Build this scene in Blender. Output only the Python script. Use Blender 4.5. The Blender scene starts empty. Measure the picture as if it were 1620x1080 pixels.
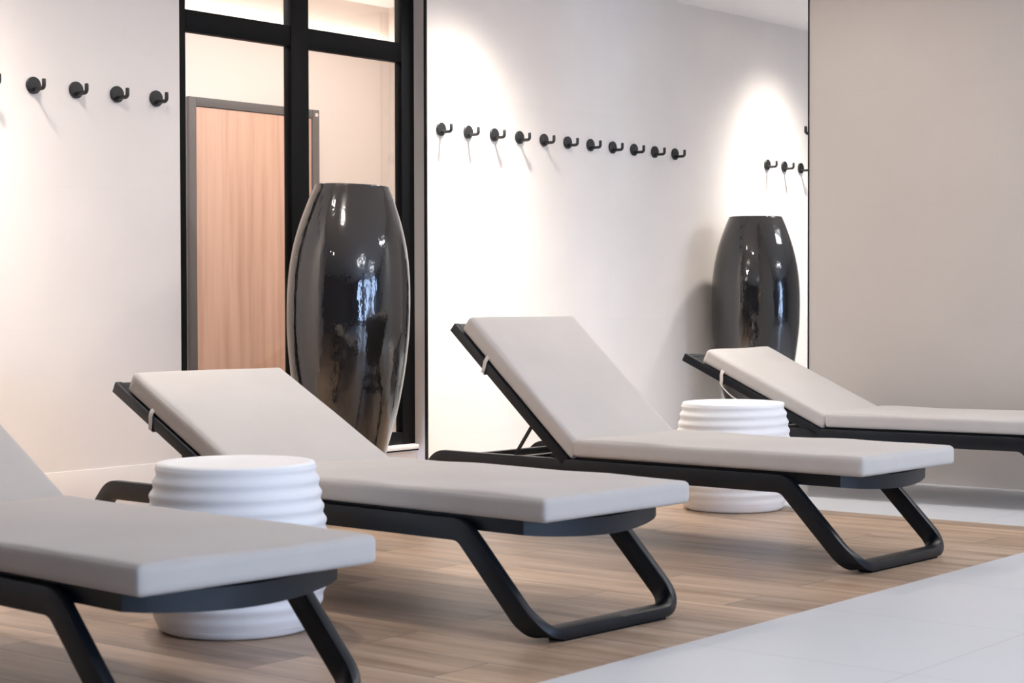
import bpy, bmesh, math, random
from math import sin, cos, pi, sqrt, radians
from mathutils import Vector, Matrix

random.seed(4)
sc = bpy.context.scene
COL = sc.collection

# ------------------------------------------------------------------ camera
H = 0.95
F, PITCH, YAW, ROLL = 2873.3, 0.0239, 0.6812, -0.0024
fw = Vector((cos(YAW) * cos(PITCH), sin(YAW) * cos(PITCH), -sin(PITCH)))
r0 = Vector((sin(YAW), -cos(YAW), 0))
u0 = r0.cross(fw)
rt = r0 * cos(ROLL) + u0 * sin(ROLL)
up = rt.cross(fw)
cd = bpy.data.cameras.new('camera')
cam = bpy.data.objects.new('camera', cd)
COL.objects.link(cam)
cd.sensor_width = 36
cd.lens = F * 36 / 1620
cam.matrix_world = Matrix(((rt.x, up.x, -fw.x, 0), (rt.y, up.y, -fw.y, 0), (rt.z, up.z, -fw.z, H), (0, 0, 0, 1)))
cd.dof.use_dof = True
cd.dof.focus_distance = 8.3
cd.dof.aperture_fstop = 7.0
cd.clip_start = 0.05
sc.camera = cam

# ------------------------------------------------------------------ view and world
sc.view_settings.view_transform = 'Standard'
sc.view_settings.look = 'None'
sc.view_settings.gamma = 1
sc.view_settings.exposure = 0.0
sc.view_settings.use_curve_mapping = False
sc.cycles.use_denoising = True
sc.cycles.max_bounces = 10
sc.cycles.diffuse_bounces = 6
sc.cycles.glossy_bounces = 5
sc.cycles.transparent_max_bounces = 12
sc.cycles.sample_clamp_indirect = 6
sc.cycles.caustics_reflective = False
sc.cycles.caustics_refractive = False

W = bpy.data.worlds.new('world')
sc.world = W
W.use_nodes = True
bg = W.node_tree.nodes['Background']
bg.inputs[0].default_value = (0.48, 0.65, 1.0, 1)
bg.inputs[1].default_value = 14.0

# ------------------------------------------------------------------ room measures
YW = 6.303          # wall with the hooks
YF = 6.383          # window frame face
YD = 8.109          # far wall of the corridor behind the glass
XR = 8.503          # right wall face
YE = 4.859          # where the right wall ends
ZC = 2.777          # ceiling
WX0, WX1 = 5.411, 7.068   # window opening
YS = -5.0           # wall with the big windows behind the camera
XL, XX = -3.0, 16.0


def lamp(name, kind, loc, energy, color, rot=(0, 0, 0), **kw):
    d = bpy.data.lights.new(name, kind)
    d.energy = energy
    d.color = color
    for k, v in kw.items():
        setattr(d, k, v)
    o = bpy.data.objects.new(name, d)
    o.location = loc
    o.rotation_euler = rot
    COL.objects.link(o)
    return o


WARM = (1.0, 0.90, 0.80)
NEUT = (1.0, 0.97, 0.94)
COOL = (0.86, 0.92, 1.0)
# row of wall washers in the ceiling in front of the hook wall
WASH = [(4.0, 460, WARM), (7.27, 780, (1, .94, .87)), (10.47, 700, (1, .94, .88))]
for x, e, c in WASH:
    o = lamp('wall_washer_light', 'SPOT', (x, 5.80, ZC - 0.03), e, c, (radians(3), 0, 0),
             spot_size=radians(150), spot_blend=.5, shadow_soft_size=0.06)
    # soft-edged reflector beam: brightness falls with the angle from the lamp's axis
    o.data.use_nodes = True
    nt = o.data.node_tree
    em = [n for n in nt.nodes if n.type == 'EMISSION'][0]
    tc = nt.nodes.new('ShaderNodeTexCoord')
    sp = nt.nodes.new('ShaderNodeSeparateXYZ')
    nt.links.new(tc.outputs['Normal'], sp.inputs[0])
    ab = nt.nodes.new('ShaderNodeMath')
    ab.operation = 'ABSOLUTE'
    nt.links.new(sp.outputs[2], ab.inputs[0])
    pw = nt.nodes.new('ShaderNodeMath')
    pw.operation = 'POWER'
    nt.links.new(ab.outputs[0], pw.inputs[0])
    pw.inputs[1].default_value = 8.0
    nt.links.new(pw.outputs[0], em.inputs['Strength'])
o = lamp('vase_fill_light', 'SPOT', (5.75, 5.15, ZC - 0.03), 45, (1, .93, .86), (0, 0, 0), spot_size=radians(150), spot_blend=1.0, shadow_soft_size=0.04)  # fill lamp added to brighten the window reveal and the vase
# corridor lights
lamp('corridor_light', 'AREA', (6.6, 7.2, 2.80), 52, (1, .92, .87), (0, 0, 0), shape='RECTANGLE', size=3.6, size_y=0.3)
# flat fill panels added out of view to brighten the pool hall
PANC = (0.93, 0.96, 1.0)
FILL_PANELS = [(3.4, 0.2), (7.6, 1.5), (5.2, -2.6), (10.8, 0.6), (11.2, 3.4)]
for x, y in FILL_PANELS:
    lamp('fill_panel_light', 'AREA', (x, y, ZC - 0.035), 48, PANC, (0, 0, 0), shape='RECTANGLE', size=1.15, size_y=0.55)
DECK_FILL = [(7.2, 4.6, 20), (4.0, 4.9, 22), (1.6, 4.9, 5)]  # fill lamps added over the deck to lift the right wall and backrests
for x, y, e in DECK_FILL:
    lamp('deck_fill_light', 'AREA', (x, y, ZC - 0.03), e, (1, .92, .84), (0, 0, 0), shape='DISK', size=0.12)
# daylight through the big windows behind the camera (portals only guide the sky sampling)
WINS = [(0.3, 1.7), (2.7, 4.3), (5.2, 6.4), (11.2, 12.8)]
for a, b in WINS:
    p = lamp('window_portal', 'AREA', ((a + b) / 2, YS - 0.02, 1.3), 1, (1, 1, 1), (radians(90), 0, 0), shape='RECTANGLE', size=b - a, size_y=2.2)
    p.data.cycles.is_portal = True


# ------------------------------------------------------------------ materials
def nodes(name):
    m = bpy.data.materials.new(name)
    m.use_nodes = True
    nt = m.node_tree
    b = nt.nodes['Principled BSDF']
    return m, nt, b


def N(nt, t, **kw):
    n = nt.nodes.new(t)
    for k, v in kw.items():
        setattr(n, k, v)
    return n


def coords(nt, scale=(1, 1, 1), rot=(0, 0, 0), loc=(0, 0, 0), kind='Object'):
    tc = N(nt, 'ShaderNodeTexCoord')
    mp = N(nt, 'ShaderNodeMapping')
    mp.inputs['Scale'].default_value = scale
    mp.inputs['Rotation'].default_value = rot
    mp.inputs['Location'].default_value = loc
    nt.links.new(tc.outputs[kind], mp.inputs[0])
    return mp.outputs[0]


def mix(nt, fac, a, b, mode='MIX'):
    n = N(nt, 'ShaderNodeMix', data_type='RGBA', blend_type=mode)
    for s, v in ((n.inputs[0], fac), (n.inputs[6], a), (n.inputs[7], b)):
        if hasattr(v, 'is_linked') or hasattr(v, 'links'):
            nt.links.new(v, s)
        elif isinstance(v, tuple):
            s.default_value = (*v, 1) if len(v) == 3 else v
        else:
            s.default_value = v
    return n.outputs[2]


def ramp(nt, src, stops):
    n = N(nt, 'ShaderNodeValToRGB')
    cr = n.color_ramp
    while len(cr.elements) < len(stops):
        cr.elements.new(0.5)
    for e, (p, c) in zip(cr.elements, stops):
        e.position = p
        e.color = (*c, 1) if isinstance(c, tuple) else (c, c, c, 1)
    nt.links.new(src, n.inputs[0])
    return n.outputs[0]


def noise(nt, vec, scale, detail=4, rough=.55):
    n = N(nt, 'ShaderNodeTexNoise')
    n.inputs['Scale'].default_value = scale
    n.inputs['Detail'].default_value = detail
    n.inputs['Roughness'].default_value = rough
    nt.links.new(vec, n.inputs['Vector'])
    return n.outputs['Fac']


def bump(nt, b, src, strength, dist):
    n = N(nt, 'ShaderNodeBump')
    n.inputs['Strength'].default_value = strength
    n.inputs['Distance'].default_value = dist
    nt.links.new(src, n.inputs['Height'])
    nt.links.new(n.outputs[0], b.inputs['Normal'])


def plain(name, col, rough=.5, spec=.5, metal=0., bumps=None, var=0.):
    m, nt, b = nodes(name)
    b.inputs['Base Color'].default_value = (*col, 1)
    b.inputs['Roughness'].default_value = rough
    b.inputs['Specular IOR Level'].default_value = spec
    b.inputs['Metallic'].default_value = metal
    v = coords(nt)
    if var:
        f = noise(nt, v, 3.0)
        c = mix(nt, f, tuple(x * (1 - var) for x in col), tuple(min(1, x * (1 + var)) for x in col))
        nt.links.new(c, b.inputs['Base Color'])
    if bumps:
        bump(nt, b, noise(nt, v, bumps[0], 6), bumps[1], bumps[2])
    return m


def tile_mat(name, col, joint, tw, th, axes, off, rough, gap=.004, var=.02, jr=.5, bumpn=.0005, spec=.4):
    """large plain tiles laid in a grid over the two given axes of object space"""
    m, nt, b = nodes(name)
    tc = N(nt, 'ShaderNodeTexCoord')
    sp = N(nt, 'ShaderNodeSeparateXYZ')
    nt.links.new(tc.outputs['Object'], sp.inputs[0])
    cb = N(nt, 'ShaderNodeCombineXYZ')
    ad = [N(nt, 'ShaderNodeMath', operation='SUBTRACT') for _ in range(2)]
    for i in range(2):
        nt.links.new(sp.outputs['XYZ'.index(axes[i])], ad[i].inputs[0])
        ad[i].inputs[1].default_value = off[i]
        nt.links.new(ad[i].outputs[0], cb.inputs[i])
    bk = N(nt, 'ShaderNodeTexBrick')
    bk.offset = 0.0 if not isinstance(jr, tuple) else jr[1]
    bk.inputs['Scale'].default_value = 1
    bk.inputs['Brick Width'].default_value = tw
    bk.inputs['Row Height'].default_value = th
    bk.inputs['Mortar Size'].default_value = gap
    bk.inputs['Mortar Smooth'].default_value = .3
    bk.inputs['Color1'].default_value = (*[c * (1 - var) for c in col], 1)
    bk.inputs['Color2'].default_value = (*[min(1, c * (1 + var)) for c in col], 1)
    bk.inputs['Mortar'].default_value = (*joint, 1)
    nt.links.new(cb.outputs[0], bk.inputs['Vector'])
    f = noise(nt, tc.outputs['Object'], 2.2, 5)
    c = mix(nt, ramp(nt, f, [(.3, .94), (.7, 1.0)]), (0, 0, 0), bk.outputs['Color'], 'MULTIPLY')
    mm = N(nt, 'ShaderNodeMix', data_type='RGBA', blend_type='MULTIPLY')
    mm.inputs[0].default_value = 1
    nt.links.new(bk.outputs['Color'], mm.inputs[6])
    nt.links.new(ramp(nt, f, [(.3, .95), (.7, 1.0)]), mm.inputs[7])
    nt.links.new(mm.outputs[2], b.inputs['Base Color'])
    b.inputs['Roughness'].default_value = rough
    b.inputs['Specular IOR Level'].default_value = spec
    bump(nt, b, noise(nt, tc.outputs['Object'], 60, 4), .15, bumpn)
    return m


M = {}
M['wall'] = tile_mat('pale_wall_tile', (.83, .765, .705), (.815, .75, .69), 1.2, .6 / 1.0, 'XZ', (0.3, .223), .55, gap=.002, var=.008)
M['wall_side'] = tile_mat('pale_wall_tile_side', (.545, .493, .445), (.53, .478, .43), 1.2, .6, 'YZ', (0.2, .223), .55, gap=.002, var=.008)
M['dusk_wall'] = plain('dusk_tinted_wall', (.20, .26, .34), .7, .3, bumps=(20, .2, .002))  # blue dusk light put into the colour of the unseen front wall
M['dim_wall'] = plain('dimmed_left_wall', (.10, .10, .105), .6, .3, bumps=(20, .2, .002))  # unseen left wall coloured dark so that side of the room stays dim
M['ceiling'] = plain('ceiling_plaster', (.90, .87, .85), .9, .1, bumps=(40, .1, .001))
M['floor'] = tile_mat('white_floor_tile', (.62, .63, .65), (.50, .50, .51), 1.2, .72, 'YX', (2.765 - .672, 4.17 - 7 * .72), .32, gap=.003, var=.01, spec=.5)
M['corridor'] = plain('corridor_plaster', (.80, .73, .68), .8, .2, bumps=(30, .1, .001))
M['black'] = plain('black_powder_coat', (.003, .003, .0035), .5, .12, bumps=(300, .1, .0003))
M['trim'] = plain('black_edge_trim', (.008, .007, .007), .4, .4)
M['door_grey'] = plain('grey_door_frame', (.115, .108, .106), .5, .4)
M['frame'] = plain('charcoal_frame_paint', (.006, .008, .0115), .38, .36, bumps=(500, .12, .0003))
M['panel'] = plain('black_sling_panel', (.016, .016, .018), .6, .4, bumps=(900, .2, .0003))
M['rubber'] = plain('black_rubber', (.004, .004, .004), .8, .2)
M['hook'] = plain('black_hook_metal', (.012, .012, .013), .38, .5)
M['white_stool'] = plain('white_stool_plastic', (.93, .93, .93), .5, .3, bumps=(50, .1, .0008))
M['sill'] = plain('pale_sill_stone', (.78, .74, .70), .4, .5)
M['strap'] = plain('beige_strap_webbing', (.62, .57, .51), .85, .2, bumps=(600, .3, .0004))
M['lamp_ring'] = plain('white_lamp_ring', (.8, .8, .8), .5, .4)

sb = M['white_stool'].node_tree.nodes['Principled BSDF']
sb.inputs['Subsurface Weight'].default_value = .5
sb.inputs['Subsurface Radius'].default_value = (.03, .03, .03)
sb.inputs['Subsurface Scale'].default_value = 1.0
# fabric of the mattresses
m, nt, b = nodes('beige_outdoor_fabric')
v = coords(nt)
f = noise(nt, v, 4.0, 5)
c = mix(nt, f, (.475, .445, .415), (.55, .517, .482))
nt.links.new(c, b.inputs['Base Color'])
b.inputs['Roughness'].default_value = .9
b.inputs['Specular IOR Level'].default_value = .15
b.inputs['Sheen Weight'].default_value = .15
v2 = coords(nt, (1.0, 6.0, 3.0))
n1 = noise(nt, v2, 3.0, 4)
n2 = noise(nt, v, 420, 2)
ad = N(nt, 'ShaderNodeMath', operation='MULTIPLY_ADD')
nt.links.new(n2, ad.inputs[0])
ad.inputs[1].default_value = .12
nt.links.new(n1, ad.inputs[2])
bump(nt, b, ad.outputs[0], .35, .006)
M['fabric'] = m

# vase glaze
m, nt, b = nodes('black_vase_glaze')
v = coords(nt, (7, 7, 1.6))
f = noise(nt, v, 1.6, 5)
nt.links.new(mix(nt, f, (.006, .006, .007), (.028, .025, .024)), b.inputs['Base Color'])
nt.links.new(ramp(nt, f, [(.35, .05), (.7, .16)]), b.inputs['Roughness'])
b.inputs['IOR'].default_value = 1.85
b.inputs['Coat Weight'].default_value = .0
v = coords(nt, (1, 1, .45))
bump(nt, b, noise(nt, v, 11, 4), .3, .012)
M['glaze'] = m

# wooden floor: long planks running towards the hook wall
m, nt, b = nodes('oak_plank_floor')
tc = N(nt, 'ShaderNodeTexCoord')
sp = N(nt, 'ShaderNodeSeparateXYZ')
nt.links.new(tc.outputs['Object'], sp.inputs[0])
cb = N(nt, 'ShaderNodeCombineXYZ')
for i, (ax, off) in enumerate((('Y', 3.46 - 2.4), ('X', 5.66 - 1.36 * 4))):
    s = N(nt, 'ShaderNodeMath', operation='SUBTRACT')
    nt.links.new(sp.outputs['XYZ'.index(ax)], s.inputs[0])
    s.inputs[1].default_value = off
    nt.links.new(s.outputs[0], cb.inputs[i])
bk = N(nt, 'ShaderNodeTexBrick')
bk.offset = .37
bk.offset_frequency = 2
bk.inputs['Scale'].default_value = 1
bk.inputs['Brick Width'].default_value = 1.2
bk.inputs['Row Height'].default_value = .2267
bk.inputs['Mortar Size'].default_value = .0022
bk.inputs['Mortar Smooth'].default_value = .2
bk.inputs['Bias'].default_value = 0
bk.inputs['Color1'].default_value = (0, 0, 0, 1)
bk.inputs['Color2'].default_value = (1, 1, 1, 1)
bk.inputs['Mortar'].default_value = (.5, .5, .5, 1)
nt.links.new(cb.outputs[0], bk.inputs['Vector'])
# grain shifted from plank to plank
sh = N(nt, 'ShaderNodeVectorMath', operation='MULTIPLY_ADD')
nt.links.new(bk.outputs['Color'], sh.inputs[0])
sh.inputs[1].default_value = (7.3, 3.1, 5.0)
nt.links.new(cb.outputs[0], sh.inputs[2])
mp = N(nt, 'ShaderNodeMapping')
mp.inputs['Scale'].default_value = (.9, 9.0, 1)
nt.links.new(sh.outputs[0], mp.inputs[0])
g1 = noise(nt, mp.outputs[0], 1.6, 7, .6)
mp2 = N(nt, 'ShaderNodeMapping')
mp2.inputs['Scale'].default_value = (.7, 2.4, 1)
nt.links.new(sh.outputs[0], mp2.inputs[0])
g2 = noise(nt, mp2.outputs[0], 1.4, 3, .5)
grain = ramp(nt, g1, [(.30, (.30, .21, .14)), (.50, (.46, .35, .255)), (.70, (.60, .48, .37))])
tone = ramp(nt, g2, [(.3, (.74, .71, .69)), (.7, (1.06, 1.0, .95))])
mm = N(nt, 'ShaderNodeMix', data_type='RGBA', blend_type='MULTIPLY')
mm.inputs[0].default_value = 1
nt.links.new(grain, mm.inputs[6])
nt.links.new(tone, mm.inputs[7])
pl = mix(nt, bk.outputs['Color'], (.86, .86, .88), (1.08, 1.05, 1.02))
mm2 = N(nt, 'ShaderNodeMix', data_type='RGBA', blend_type='MULTIPLY')
mm2.inputs[0].default_value = 1
nt.links.new(mm.outputs[2], mm2.inputs[6])
nt.links.new(pl, mm2.inputs[7])
out = mix(nt, bk.outputs['Fac'], mm2.outputs[2], (.13, .095, .07))
nt.links.new(out, b.inputs['Base Color'])
b.inputs['Roughness'].default_value = .38
b.inputs['Specular IOR Level'].default_value = .4
bump(nt, b, g1, .12, .002)
M['wood'] = m

# corridor door veneer: vertical grain
m, nt, b = nodes('pink_oak_veneer')
v = coords(nt, (14, 14, .55))
g = noise(nt, v, 1.5, 7, .6)
v = coords(nt, (3.2, 3, .1))
g2 = noise(nt, v, 1.5, 2, .5)
a = ramp(nt, g, [(.3, (.56, .335, .235)), (.5, (.66, .42, .31)), (.72, (.74, .50, .385))])
mm = N(nt, 'ShaderNodeMix', data_type='RGBA', blend_type='MULTIPLY')
mm.inputs[0].default_value = 1
nt.links.new(a, mm.inputs[6])
nt.links.new(ramp(nt, g2, [(.35, (.88, .86, .84)), (.65, (1, 1, 1))]), mm.inputs[7])
nt.links.new(mm.outputs[2], b.inputs['Base Color'])
b.inputs['Roughness'].default_value = .5
M['veneer'] = m

# glass pane: clear with a weak mirror reflection
m = bpy.data.materials.new('clear_glass')
m.use_nodes = True
nt = m.node_tree
nt.nodes.clear()
o_ = N(nt, 'ShaderNodeOutputMaterial')
t_ = N(nt, 'ShaderNodeBsdfTransparent')
t_.inputs[0].default_value = (.97, .98, .98, 1)
g_ = N(nt, 'ShaderNodeBsdfGlossy')
g_.inputs['Roughness'].default_value = .0
fr = N(nt, 'ShaderNodeFresnel')
fr.inputs[0].default_value = 1.3
mx = N(nt, 'ShaderNodeMixShader')
nt.links.new(fr.outputs[0], mx.inputs[0])
nt.links.new(t_.outputs[0], mx.inputs[1])
nt.links.new(g_.outputs[0], mx.inputs[2])
nt.links.new(mx.outputs[0], o_.inputs[0])
M['glass'] = m


def emis(name, col, s):
    m, nt, b = nodes(name)
    b.inputs['Base Color'].default_value = (.8, .8, .8, 1)
    b.inputs['Emission Color'].default_value = (*col, 1)
    b.inputs['Emission Strength'].default_value = s
    return m


M['lamp_warm'] = emis('downlight_lens', (1, .93, .85), 14)
M['lamp_cool'] = emis('fill_panel_diffuser', (.88, .93, 1), 3.0)
M['led'] = emis('cove_led_strip', (1, .90, .82), 22)


# ------------------------------------------------------------------ mesh helpers
def new_obj(name, me, parent=None, mats=()):
    o = bpy.data.objects.new(name, me)
    COL.objects.link(o)
    for m in mats:
        me.materials.append(m)
    if parent:
        o.parent = parent
    return o


def obj(name, bm, mat, parent=None, smooth=False, auto=None):
    bmesh.ops.recalc_face_normals(bm, faces=bm.faces)
    me = bpy.data.meshes.new(name)
    bm.to_mesh(me)
    bm.free()
    if smooth:
        for p in me.polygons:
            p.use_smooth = True
    if auto is not None:
        for p in me.polygons:
            p.use_smooth = True
        me.set_sharp_from_angle(angle=radians(auto))
    return new_obj(name, me, parent, [mat])


def box(bm, x0, x1, y0, y1, z0, z1, bev=0., seg=2):
    r = bmesh.ops.create_cube(bm, size=1)
    vs = r['verts']
    for v in vs:
        v.co = Vector(((v.co.x + .5) * (x1 - x0) + x0, (v.co.y + .5) * (y1 - y0) + y0, (v.co.z + .5) * (z1 - z0) + z0))
    if bev:
        es = list({e for v in vs for e in v.link_edges})
        bmesh.ops.bevel(bm, geom=es, offset=bev, segments=seg, affect='EDGES', profile=.5)


def boxes(name, lst, mat, parent=None, bev=0.):
    bm = bmesh.new()
    for b_ in lst:
        box(bm, *b_, bev=bev)
    return obj(name, bm, mat, parent, auto=35 if bev else None)


def struct(o):
    o['kind'] = 'structure'
    return o


def tag(o, label, cat, group=None):
    o['label'] = label
    o['category'] = cat
    if group:
        o['group'] = group
    return o


def empty(name, loc, rz=0.):
    o = bpy.data.objects.new(name, None)
    o.empty_display_size = .1
    o.location = loc
    o.rotation_euler = (0, 0, rz)
    COL.objects.link(o)
    return o


def lathe(bm, prof, n=64, closed_bottom=True, closed_top=True, fn=None):
    rings = []
    for r, z in prof:
        ring = []
        for k in range(n):
            a = 2 * pi * k / n
            rr = fn(r, z, a) if fn else (r, z)
            ring.append(bm.verts.new((rr[0] * cos(a), rr[0] * sin(a), rr[1])))
        rings.append(ring)
    for A, B in zip(rings, rings[1:]):
        for k in range(n):
            bm.faces.new((A[k], A[(k + 1) % n], B[(k + 1) % n], B[k]))
    if closed_bottom:
        bm.faces.new(rings[0])
    if closed_top:
        bm.faces.new(rings[-1])


def rrect(hw, ht, r, seg=2):
    pts = []
    for cx, cy, a0 in ((hw - r, ht - r, 0), (-hw + r, ht - r, 90), (-hw + r, -ht + r, 180), (hw - r, -ht + r, 270)):
        for i in range(seg + 1):
            a = radians(a0 + 90 * i / seg)
            pts.append((cx + r * cos(a), cy + r * sin(a)))
    return pts


def sweep(bm, path, hw, ht, r=.003, cap=True):
    """path: list of (point, width direction); rectangular tube swept along it"""
    sec = rrect(hw, ht, r)
    rings = []
    n = len(path)
    for i, (p, w) in enumerate(path):
        a = path[max(0, i - 1)][0]
        c = path[min(n - 1, i + 1)][0]
        t = (c - a).normalized()
        w = (w - t * w.dot(t)).normalized()
        s = t.cross(w)
        rings.append([bm.verts.new(p + w * u_ + s * v_) for u_, v_ in sec])
    k = len(sec)
    for A, B in zip(rings, rings[1:]):
        for j in range(k):
            bm.faces.new((A[j], A[(j + 1) % k], B[(j + 1) % k], B[j]))
    if cap:
        bm.faces.new(rings[0])
        bm.faces.new(list(reversed(rings[-1])))


def tube(bm, pts, rad, n=10, flat=1.0):
    rings = []
    m_ = len(pts)
    prev = None
    for i, p in enumerate(pts):
        t = (pts[min(m_ - 1, i + 1)] - pts[max(0, i - 1)]).normalized()
        if prev is None:
            prev = t.orthogonal().normalized()
        a = (prev - t * prev.dot(t)).normalized()
        prev = a
        b_ = t.cross(a)
        rr = rad[i] if isinstance(rad, list) else rad
        rings.append([bm.verts.new(p + a * rr * cos(2 * pi * k / n) + b_ * rr * flat * sin(2 * pi * k / n)) for k in range(n)])
    for A, B in zip(rings, rings[1:]):
        for j in range(n):
            bm.faces.new((A[j], A[(j + 1) % n], B[(j + 1) % n], B[j]))
    bm.faces.new(rings[0])
    bm.faces.new(list(reversed(rings[-1])))


def fillet(a, b_, c, r, n=8):
    """arc replacing corner b_ of a-b_-c"""
    u_ = (a - b_).normalized()
    v_ = (c - b_).normalized()
    ang = u_.angle(v_)
    d = r / math.tan(ang / 2)
    ctr = b_ + (u_ + v_).normalized() * (r / sin(ang / 2))
    p0, p1 = b_ + u_ * d, b_ + v_ * d
    out = []
    q0, q1 = p0 - ctr, p1 - ctr
    th = q0.angle(q1)
    for i in range(n + 1):
        s = i / n
        out.append(ctr + (q0 * sin((1 - s) * th) + q1 * sin(s * th)) / sin(th))
    return out


def cushion(bm, x0, x1, y0, y1, z0, z1, r=.014, nx=26, ny=44, nz=8, puff=.006, seed=0, mat=None):
    """rounded, slightly uneven pad"""
    rnd = random.Random(seed)
    ph = [rnd.uniform(0, 6.28) for _ in range(8)]
    c = Vector(((x0 + x1) / 2, (y0 + y1) / 2, (z0 + z1) / 2))
    h = Vector(((x1 - x0) / 2, (y1 - y0) / 2, (z1 - z0) / 2))

    def f(s):
        return math.copysign(1 - (1 - abs(s)) ** 1.7, s)

    def pt(s, t, q):
        p = Vector((h.x * f(s), h.y * f(t), h.z * f(q)))
        i = Vector((max(-h.x + r, min(h.x - r, p.x)), max(-h.y + r, min(h.y - r, p.y)), max(-h.z + r, min(h.z - r, p.z))))
        d = p - i
        if d.length > 1e-6:
            p = i + d.normalized() * r if (abs(s) > .999 or abs(t) > .999 or abs(q) > .999) else p
        X, Y = p.x, p.y
        wob = (sin(7 * X + 5 * Y + ph[0]) * .5 + sin(13 * Y + ph[1]) * .35 + sin(11 * X - 9 * Y + ph[2]) * .3 + sin(23 * Y + 6 * X + ph[3]) * .15)
        e = max(0, 1 - (abs(s)) ** 4) * max(0, 1 - abs(t) ** 8)
        if q > 0:
            p.z += puff * wob * e + puff * .8 * e
        p.x += math.copysign(puff * .35 * sin(9 * Y + ph[4]), s) * (abs(s) ** 6) * max(0, 1 - abs(q) ** 4)
        p.y += math.copysign(puff * .35 * sin(8 * X + ph[5]), t) * (abs(t) ** 6) * max(0, 1 - abs(q) ** 4)
        return p + c

    cache = {}

    def V(i, j, k):
        key = (i, j, k)
        if key not in cache:
            p = pt(2 * i / nx - 1, 2 * j / ny - 1, 2 * k / nz - 1)
            if mat:
                p = mat @ p
            cache[key] = bm.verts.new(p)
        return cache[key]
    for i in range(nx):
        for j in range(ny):
            for k in (0, nz):
                bm.faces.new((V(i, j, k), V(i + 1, j, k), V(i + 1, j + 1, k), V(i, j + 1, k)))
    for i in range(nx):
        for k in range(nz):
            for j in (0, ny):
                bm.faces.new((V(i, j, k), V(i + 1, j, k), V(i + 1, j, k + 1), V(i, j, k + 1)))
    for j in range(ny):
        for k in range(nz):
            for i in (0, nx):
                bm.faces.new((V(i, j, k), V(i, j + 1, k), V(i, j + 1, k + 1), V(i, j, k + 1)))


# ------------------------------------------------------------------ the room
WE = 7.162    # right end of the wooden floor
WF = 2.765    # front edge of the wooden floor
struct(boxes('floor', [(XL, XX, YS, WF, -.1, 0), (WE, XX, WF, YW + .02, -.1, 0)], M['floor']))
struct(boxes('floor', [(XL, WE, WF, YW + .02, -.1, 0)], M['wood']))
struct(boxes('ceiling', [(XL, XX, YS - .2, YW + .01, ZC, ZC + .12)], M['ceiling']))
struct(boxes('wall_back', [(XL, WX0, YW, YW + .2, -.1, ZC + .1), (WX1, XX, YW, YW + .2, -.1, ZC + .1),
                           (WX0, WX1, YW, YW + .2, 2.70, ZC + .1), (WX0, WX1, YF - .012, YW + .2, -.1, .165)], M['wall']))
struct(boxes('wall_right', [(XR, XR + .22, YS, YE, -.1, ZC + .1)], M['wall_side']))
struct(boxes('wall_left', [(XL - .2, XL, YS, YW + .2, -.1, ZC + .1)], M['dim_wall']))
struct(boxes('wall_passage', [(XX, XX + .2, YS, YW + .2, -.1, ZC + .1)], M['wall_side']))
# front wall with the tall windows behind the camera
parts = []
xs = [XL] + [q for w in WINS for q in w] + [XX]
for i in range(0, len(xs), 2):
    parts.append((xs[i], xs[i + 1], YS - .2, YS, -.1, ZC + .1))
for a, b_ in WINS:
    parts.append((a, b_, YS - .2, YS, 2.4, ZC + .1))
    parts.append((a, b_, YS - .2, YS, -.1, .2))
struct(boxes('wall_front', parts, M['dusk_wall']))
# black metal edge trims on the two wall corners
struct(boxes('trim_1', [(WX1 - .003, WX1 + .008, YW - .004, YW + .01, 0, 2.70)], M['trim']))
struct(boxes('trim_2', [(XR - .004, XR + .010, YE - .002, YE + .006, 0, ZC)], M['trim']))
# thin tile ledge line low on the hook wall
struct(boxes('baseboard_back', [(XL, WX0, YW - .006, YW + .01, 0, .221)], M['wall'], bev=.0015))

# window of the hook wall
win = empty('window_1', ((WX0 + WX1) / 2, YF, .2))
struct(win)


def wbox(name, lst, mat, parent=win, bev=.003):
    o = boxes(name, lst, mat, None, bev)
    o.parent = parent
    o.matrix_parent_inverse = Matrix.Translation(parent.location).inverted()
    return o


D = .05
wbox('window_frame', [(WX0 + .001, 5.517, YF, YF + D, .19, 2.70), (6.971, WX1 - .001, YF, YF + D, .19, 2.70),
                      (5.517, 6.971, YF, YF + D, .19, .255), (5.517, 6.971, YF, YF + D, 2.64, 2.70)], M['black'])
wbox('mullion', [(6.178, 6.298, YF - .003, YF + D, .25, 2.645)], M['black'])
wbox('transom', [(5.517, 6.178, YF, YF + D, 2.171, 2.270), (6.298, 6.971, YF, YF + D, 2.171, 2.270)], M['black'])
wbox('pane', [(5.51, 6.18, YF + .022, YF + .030, .25, 2.18)], M['glass'], bev=0)
wbox('pane', [(6.29, 6.98, YF + .022, YF + .030, .25, 2.18)], M['glass'], bev=0)
wbox('pane', [(5.51, 6.18, YF + .022, YF + .030, 2.265, 2.65)], M['glass'], bev=0)
wbox('pane', [(6.29, 6.98, YF + .022, YF + .030, 2.265, 2.65)], M['glass'], bev=0)
wbox('window_sill', [(WX0, WX1 - .02, YF - .045, YF + .10, .166, .190)], M['sill'], bev=.004)

wbox('sill_joint', [(WX0, WX1 - .02, YF - .040, YF - .010, .158, .166)], M['black'], bev=0)

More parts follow.
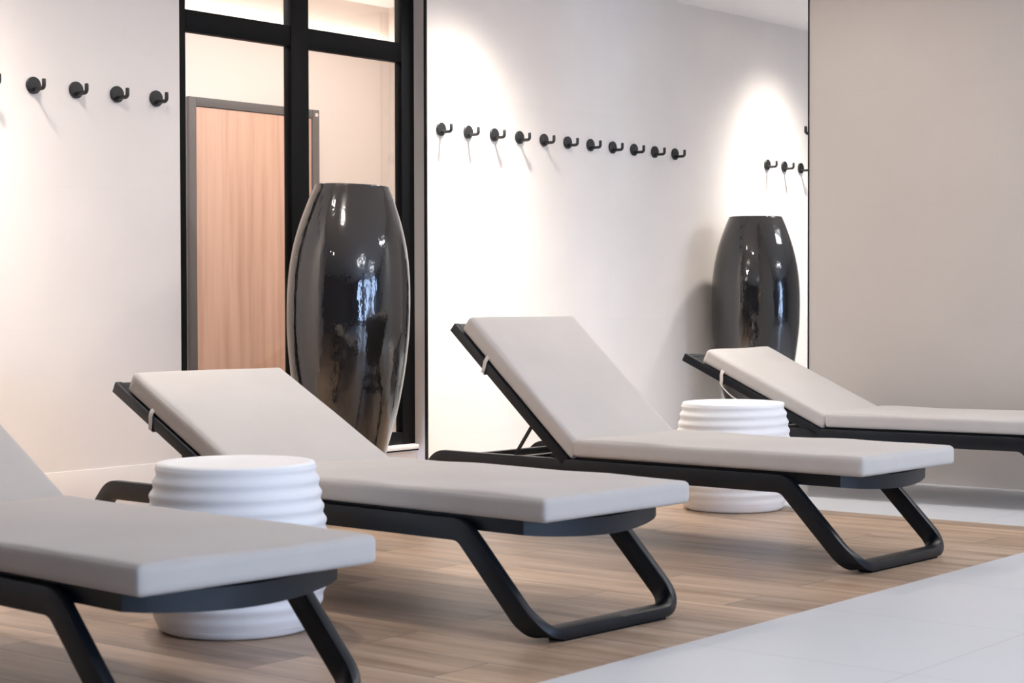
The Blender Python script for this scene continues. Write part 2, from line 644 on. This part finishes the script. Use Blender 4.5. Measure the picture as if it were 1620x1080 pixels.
# windows in the wall behind the camera
for n_, (a, b_) in enumerate(WINS):
    w_ = empty('window_%d' % (n_ + 2), ((a + b_) / 2, YS - .1, .2))
    struct(w_)
    mid = (a + b_) / 2
    wbox('window_frame', [(a, a + .07, YS - .14, YS - .06, .2, 2.4), (b_ - .07, b_, YS - .14, YS - .06, .2, 2.4),
                          (a, b_, YS - .14, YS - .06, .2, .27), (a, b_, YS - .14, YS - .06, 2.33, 2.4)], M['black'], w_)
    wbox('mullion', [(mid - .03, mid + .03, YS - .14, YS - .06, .27, 2.33)], M['black'], w_)
    wbox('pane', [(a + .06, b_ - .06, YS - .104, YS - .096, .26, 2.34)], M['glass'], w_, bev=0)

# corridor behind the glass
struct(boxes('floor', [(3.5, 8.75, YW + .2, YD + .01, -.1, 0)], M['floor']))
struct(boxes('wall_corridor', [(3.5, 8.95, YD, YD + .15, -.1, 3.0)], M['corridor']))
struct(boxes('wall_corridor_right', [(8.735, 8.9, YW + .2, YD, -.1, 3.0)], M['corridor']))
struct(boxes('wall_corridor_left', [(3.35, 3.5, YW + .2, YD + .15, -.1, 3.0)], M['corridor']))
struct(boxes('ceiling_corridor', [(3.35, 8.95, YW + .2, YD + .15, 2.842, 2.95)], M['ceiling']))
struct(boxes('wall_corridor_front', [(3.35, 8.95, YW + .18, YW + .22, ZC + .05, 3.0)], M['corridor']))
# cove ledge with its light strip high on the corridor wall
cove = struct(boxes('trim_3', [(3.5, 8.735, YD - .07, YD, 2.545, 2.575), (3.5, 8.735, YD - .07, YD - .06, 2.575, 2.60)], M['corridor']))
boxes('light_strip', [(3.55, 8.70, YD - .045, YD - .025, 2.575, 2.583)], M['led'], cove)

# door in the corridor
door = empty('door_1', (7.5, YD, 0))
struct(door)
DX0, DX1 = 7.008, 8.060
wbox('door_frame', [(DX0, 7.062, YD - .03, YD - .001, 0, 2.122), (8.005, DX1, YD - .035, YD - .001, 0, 2.122),
                    (7.062, 8.005, YD - .03, YD - .001, 2.07, 2.122)], M['door_grey'], door)
wbox('door_leaf', [(7.064, 8.003, YD - .022, YD - .002, .008, 2.067)], M['veneer'], door)
bm = bmesh.new()
tube(bm, [Vector((8.033, YD - .031, 2.09)), Vector((8.033, YD - .040, 2.09))], .012, 12)
o = obj('frame_glint', bm, M['sill'], None)  # pale disc standing in for a small bright reflection on the door frame
o.parent = door
o.matrix_parent_inverse = Matrix.Translation(door.location).inverted()


# ------------------------------------------------------------------ ceiling lamps (the bodies of the lights above)
def downlight(x, y, label, mat='lamp_warm'):
    t = empty('downlight', (x, y, ZC))
    tag(t, label, 'ceiling light', 'ceiling downlights')
    bm = bmesh.new()
    lathe(bm, [(.048, -.022), (.062, -.022), (.062, -.001), (.048, -.001)], 32, False, False)
    obj('lamp_ring', bm, M['lamp_ring'], t, smooth=False)
    bm = bmesh.new()
    lathe(bm, [(.047, -.012), (.047, -.004)], 32)
    obj('lens', bm, M[mat], t)


for i, (x, e, c_) in enumerate(WASH):
    downlight(x, 5.80, ['round downlight above the hooks left of the window', 'round downlight above the middle row of hooks beside the window',
                        'round downlight above the three far hooks'][i])
downlight(5.75, 5.15, 'added fill downlight above the tall vase at the window')
for i, (x, y, e) in enumerate(DECK_FILL):
    downlight(x, y, 'added fill downlight above the wooden deck with the loungers')
for i, (x, y) in enumerate(FILL_PANELS):
    t = empty('fill_panel', (x, y, ZC))
    tag(t, 'added rectangular fill light panel in the ceiling in front of the deck', 'ceiling light', 'added ceiling fill panels')
    boxes('panel_frame', [(-.62, .62, -.32, -.295, -.03, 0), (-.62, .62, .295, .32, -.03, 0), (-.62, -.595, -.295, .295, -.03, 0), (.595, .62, -.295, .295, -.03, 0)], M['lamp_ring'], t)
    boxes('diffuser', [(-.595, .595, -.295, .295, -.022, -.006)], M['lamp_cool'], t)


# ------------------------------------------------------------------ wall hooks
def make_hook():
    t = empty('wall_hook', (0, 0, 0))
    bm = bmesh.new()
    prof = [(.0345, 0), (.0355, .002), (.0355, .010), (.0335, .012), (.001, .0125)]
    lathe(bm, prof, 40)
    bmesh.ops.rotate(bm, verts=bm.verts, matrix=Matrix.Rotation(pi / 2, 3, 'X'), cent=(0, 0, 0))
    obj('mounting_plate', bm, M['hook'], t, auto=40)
    bm = bmesh.new()
    A, B, C_ = Vector((0, -.010, -.016)), Vector((0, -.076, -.016)), Vector((0, -.076, .020))
    pts = [A] + fillet(A, B, C_, .014, 8) + [C_, C_ + Vector((0, 0, .003))]
    tube(bm, pts, [.0085] * (len(pts) - 1) + [.006], 14)
    obj('hook_arm', bm, M['hook'], t, auto=50)
    return t


def copy_tree(o, parent=None):
    c_ = o.copy()
    COL.objects.link(c_)
    if parent:
        c_.parent = parent
    for ch in list(o.children):
        copy_tree(ch, c_)
    return c_


hook0 = make_hook()
used = False


def place_hook(x, y, z, label, group, rz=0.):
    global used
    h = hook0 if not used else copy_tree(hook0)
    used = True
    h.location = (x, y, z)
    h.rotation_euler = (0, 0, rz)
    tag(h, label, 'hook', group)


left_labels = ['black wall hook cut off by the left edge of the photo',
               'first whole black wall hook from the left, left of the window',
               'second whole black wall hook from the left, left of the window',
               'black wall hook beside the last one before the window',
               'black wall hook nearest the left side of the black window frame']
for k in range(5):
    place_hook(4.404 + .217 * k, YW, 1.836, left_labels[k], 'wall hooks left of the window')
ORD = ['first', 'second', 'third', 'fourth', 'fifth', 'sixth', 'seventh', 'eighth', 'ninth', 'tenth', 'eleventh']
for k in range(11):
    if k == 0:
        l = 'first black wall hook right of the window, nearest the frame'
    elif k == 10:
        l = 'last black wall hook of the long row right of the window'
    else:
        l = '%s black wall hook from the window in the long row' % ORD[k]
    place_hook(7.183 + .219 * k, YW, 1.836, l, 'wall hooks in the long row between window and far vase')
for k, l in enumerate(['leftmost of the three small black hooks above the far vase', 'middle one of the three small black hooks above the far vase',
                       'small black hook above the far vase, cut by the grey wall edge']):
    place_hook(10.47 + .219 * k, YW, 1.832, l, 'wall hooks above the far vase')
place_hook(8.60, YE, 1.846, 'black hook tip sticking out from behind the grey right wall', 'hook on the end of the right wall', pi)


# ------------------------------------------------------------------ vases
VP = [(.118, 0), (.125, .006), (.132, .04), (.148, .13), (.172, .23), (.186, .29), (.206, .36), (.226, .44), (.243, .53), (.257, .62), (.267, .71),
      (.2735, .80), (.276, .90), (.2745, .99), (.269, 1.07), (.259, 1.15), (.245, 1.22), (.226, 1.29), (.204, 1.355), (.184, 1.41), (.168, 1.448),
      (.166, 1.4545), (.160, 1.457), (.153, 1.452), (.158, 1.43), (.190, 1.34), (.228, 1.22), (.250, 1.05), (.255, .9), (.245, .7), (.2, .45), (.13, .2), (.1, .06)]


def smooth_profile(P, sub=3):
    out = []
    for i in range(len(P) - 1):
        p0 = P[max(0, i - 1)]; p1 = P[i]; p2 = P[i + 1]; p3 = P[min(len(P) - 1, i + 2)]
        for s in range(sub):
            t = s / sub
            q = []
            for a in range(2):
                q.append(.5 * ((2 * p1[a]) + (-p0[a] + p2[a]) * t + (2 * p0[a] - 5 * p1[a] + 4 * p2[a] - p3[a]) * t * t + (-p0[a] + 3 * p1[a] - 3 * p2[a] + p3[a]) * t ** 3))
            out.append(tuple(q))
    out.append(P[-1])
    return out


def make_vase(name, loc, seed, lean, label, rz=0.):
    bm = bmesh.new()
    rnd = random.Random(seed)
    ph = [rnd.uniform(0, 6.28) for _ in range(6)]

    def fn(r, z, a):
        k = 1 + .006 * sin(2 * a + ph[0] + z) + .004 * sin(3 * a + ph[1] - 2 * z) + .0022 * sin(9 * z + a + ph[2]) + .0012 * sin(21 * z + ph[3])
        return (r * k, z)
    lathe(bm, smooth_profile(VP), 96, fn=fn)
    for v in bm.verts:
        s = v.co.z / 1.45
        if lean:
            d = v.co.x * rt.x + v.co.y * rt.y        # across the view, to tip the rim
            v.co.x += lean * s * s * rt.x
            v.co.y += lean * s * s * rt.y
            v.co.z -= d * .040 * s ** 4
    o = obj(name, bm, M['glaze'], smooth=True)
    o.location = loc
    o.rotation_euler.z = rz
    tag(o, label, 'vase', 'tall black vases')
    return o


make_vase('vase', (5.885, 5.73, 0), 3, .028, 'tall glossy black vase standing in front of the black framed window')
make_vase('vase', (9.84, 6.005, 0), 8, 0, 'tall glossy black vase in the far corner beside the right wall')


# ------------------------------------------------------------------ stools
def make_stool(name, loc, rz, label):
    bm = bmesh.new()
    HS = .48
    prof = [(.205, 0.0), (.214, .004)]
    n = 150
    for i in range(1, n):
        z = .004 + (HS - .012) * i / n
        s = z / HS
        R = .214 + (.258 - .214) * (sin(pi * min(1, s * 1.02) ** .8) ** .9) + .014 * s
        prof.append((R, z))
    prof += [(.229, HS - .006), (.224, HS), (.205, HS + .002), (.19, HS - .002), (.17, HS - .006), (.001, HS - .007)]

    def fn(r, z, a):
        if .02 < z < HS - .012 and r > .2:
            w = min(1, (z - .02) / .06) * (.45 + .55 * min(1, z / .2))
            ph_ = z / .039 + .12 * sin(a + 1.0)
            c_ = .5 + .5 * cos(2 * pi * ph_)
            return (r + w * (.0068 * c_ - .005) + .0012 * sin(3 * a + z * 40), z)
        return (r, z)
    lathe(bm, prof, 128, fn=fn)
    o = obj(name, bm, M['white_stool'], smooth=True)
    o.location = loc
    o.rotation_euler.z = rz
    tag(o, label, 'stool', 'white ribbed stools')
    return o


make_stool('stool', (3.562, 3.914, 0), 0.4, 'white ribbed drum stool between the two nearest loungers on the left')
make_stool('stool', (6.974, 4.372, 0), 1.7, 'white ribbed drum stool behind the upright lounger, nearer the far vase')


# ------------------------------------------------------------------ loungers
LW = .667
ZR = .33


def V3(x, y, z):
    return Vector((x, y, z))


def leg_loop(bm, y_rail, y_bend, y_foot):
    """U-shaped end: down one side, across the floor, up the other"""
    t = .015
    zc = .022
    dirn = 1 if y_foot < y_bend else -1
    A = V3(t, y_rail, ZR - .035)
    B = V3(t, y_bend, ZR - .035)
    Cc = V3(t, y_foot, zc)
    up_ = V3(0, 0, 1)
    half = []
    half.append((A, up_))
    arc = fillet(A, B, Cc, .075, 10)
    legd = (Cc - B).normalized()
    n_ = V3(0, -legd.z, legd.y)
    if n_.z < 0:
        n_ = -n_
    for i, p in enumerate(arc):
        s = i / (len(arc) - 1)
        half.append((p, up_.lerp(n_, s).normalized()))
    Dp = V3(LW / 2, y_foot, zc)
    arc2 = fillet(B, Cc, Dp, .085, 14)
    hor = V3(0, dirn * 1.0, 0)
    n_end = n_ if n_.dot(hor) > 0 else n_
    for i, p in enumerate(arc2):
        s = i / (len(arc2) - 1)
        w = n_.lerp(hor if n_.dot(hor) > 0 else -hor, s * s * (3 - 2 * s)).normalized()
        half.append((p, w))
    other = [(V3(LW - p.x, p.y, p.z), w.copy()) for p, w in reversed(half)]
    sweep(bm, half + other, .032, .015, .0035)


def make_lounger(loc, rz, ang, back_len, gap, label, loose=False, seed=0):
    t = empty('sun_lounger', (loc[0], loc[1], 0), rz)
    tag(t, label, 'sun lounger', 'beige sun loungers')
    # side rails
    for x in (.015, LW - .015):
        bm = bmesh.new()
        sweep(bm, [(V3(x, .418, ZR - .035), V3(0, 0, 1)), (V3(x, 1.882, ZR - .035), V3(0, 0, 1))], .032, .015, .0035)
        obj('side_rail', bm, M['frame'], t, auto=40)
    bm = bmesh.new()
    leg_loop(bm, .42, .318, .045)
    lg = obj('leg', bm, M['frame'], t, auto=40)
    boxes('foot_pad', [(.10, LW - .10, .018, .072, 0.0, .0075)], M['rubber'], lg)
    bm = bmesh.new()
    leg_loop(bm, 1.88, 1.985, 2.25)
    lg = obj('leg', bm, M['frame'], t, auto=40)
    boxes('foot_pad', [(.10, LW - .10, 2.223, 2.277, 0.0, .0075)], M['rubber'], lg)
    # seat frame, bowed at the foot end
    bm = bmesh.new()
    out = [(.032, 1.29), (.032, .105)]
    nb = 16
    for i in range(1, nb):
        s = i / nb
        out.append((.032 + (LW - .064) * s, .105 - .075 * (sin(pi * s) ** .8)))
    out += [(LW - .032, .105), (LW - .032, 1.29)]
    sag = [0, 0] + [sin(pi * i / nb) ** .8 for i in range(1, nb)] + [0, 0]
    lo = [bm.verts.new((x, y, ZR - .036 - .017 * g)) for (x, y), g in zip(out, sag)]
    hi = [bm.verts.new((x, y, ZR + .006 - .008 * g)) for (x, y), g in zip(out, sag)]
    k = len(out)
    for i in range(k):
        bm.faces.new((lo[i], lo[(i + 1) % k], hi[(i + 1) % k], hi[i]))
    bm.faces.new(lo)
    bm.faces.new(hi)
    obj('seat_frame', bm, M['frame'], t, auto=25)
    boxes('cross_bar', [(.03, LW - .03, 1.60, 1.64, ZR - .05, ZR - .015), (.03, LW - .03, 1.84, 1.87, ZR - .05, ZR - .015)], M['frame'], t, bev=.003)
    # mattress
    bm = bmesh.new()
    cushion(bm, .002, LW - .002, 0.0, 1.268, ZR + .007, .404, seed=seed)
    obj('seat_cushion', bm, M['fabric'], t, smooth=True)
    P = V3(0, 1.295, ZR)
    R = Matrix.Translation(P) @ Matrix.Rotation(radians(ang), 4, 'X')
    # back frame: panel with raised side bars (local y runs up the back)
    bm = bmesh.new()
    box(bm, .0, .028, 0, back_len, -.039, .0, bev=.003)
    box(bm, LW - .028, LW, 0, back_len, -.039, .0, bev=.003)
    box(bm, .028, LW - .028, back_len - .03, back_len, -.039, -.003, bev=.003)
    bm.transform(R)
    obj('back_frame', bm, M['frame'], t, auto=35)
    bm = bmesh.new()
    box(bm, .028, LW - .028, .02, back_len - .03, -.016, -.005)
    bm.transform(R)
    obj('back_panel', bm, M['panel'], t)
    bm = bmesh.new()
    cushion(bm, .008, LW - .002, -.012, back_len - gap, .001, .073, seed=seed + 5, ny=30, mat=R, r=.014)
    obj('back_cushion', bm, M['fabric'], t, smooth=True)
    # hinge brackets and struts
    for x in (.034, LW - .042):
        bm = bmesh.new()
        pr = [(1.30, ZR - .01), (1.42, ZR - .01), (1.395, ZR + .02)]
        q = R @ V3(0, .085, -.042)
        pr[2] = (q.y, q.z)
        q = R @ V3(0, .02, -.03)
        pr.append((q.y, q.z))
        lo = [bm.verts.new((x, y, z)) for y, z in pr]
        hi = [bm.verts.new((x + .008, y, z)) for y, z in pr]
        for i in range(4):
            bm.faces.new((lo[i], lo[(i + 1) % 4], hi[(i + 1) % 4], hi[i]))
        bm.faces.new(lo)
        bm.faces.new(hi)
        obj('hinge_bracket', bm, M['frame'], t)
        bm = bmesh.new()
        q = R @ V3(x + .004, .235, -.038)
        sweep(bm, [(V3(x + .004, q.y, q.z), V3(0, 1, 0)), (V3(x + .004, 1.612, ZR - .03), V3(0, 1, 0))], .006, .005, .001)
        obj('strut', bm, M['frame'], t)
    # fabric straps round the back frame
    sy = back_len - .235
    for side in (0, 1):
        x0 = -.003 if side == 0 else LW + .003
        sx = -1 if side == 0 else 1
        bm = bmesh.new()
        loopp = [V3(x0 - sx * .016, sy + .012, .022), V3(x0 - sx * .004, sy + .010, .012), V3(x0, sy + .006, -.004), V3(x0, sy - .004, -.024), V3(x0, sy - .012, -.046),
                 V3(x0 - sx * .006, sy - .013, -.0485), V3(x0 - sx * .05, sy - .013, -.047)]
        pts = [(R @ p, (R.to_3x3() @ V3(0, 1, .25)).normalized()) for p in loopp]
        sweep(bm, pts, .0085, .0013, .0005)
        obj('strap', bm, M['strap'], t, auto=60)
    if loose:
        bm = bmesh.new()
        pts = []
        for i in range(15):
            s = i / 14
            pts.append(R @ V3(-.003 + .02 * s, sy - .012 - .215 * s, -.047 - .030 * sin(pi * s) ** .8))
        tube(bm, pts, .0035, 8)
        obj('strap_tie', bm, M['strap'], t, smooth=True)
    return t


make_lounger((2.3904, 2.9245), -.07, 29.5, .75, .07, 'nearest beige sun lounger at the lower left, cut off by the photo edge', seed=1)
make_lounger((3.8715, 3.0266), -.05, 27.5, .73, .062, 'beige sun lounger in front of the tall vase and window', seed=2)
make_lounger((5.5307, 2.9525), -.035, 41.2, .787, .04, 'beige sun lounger with the steepest backrest, right of the window', seed=3)
make_lounger((7.69, 2.985), .085, 25.5, .80, .10, 'farthest beige sun lounger, in front of the right wall', loose=True, seed=4)
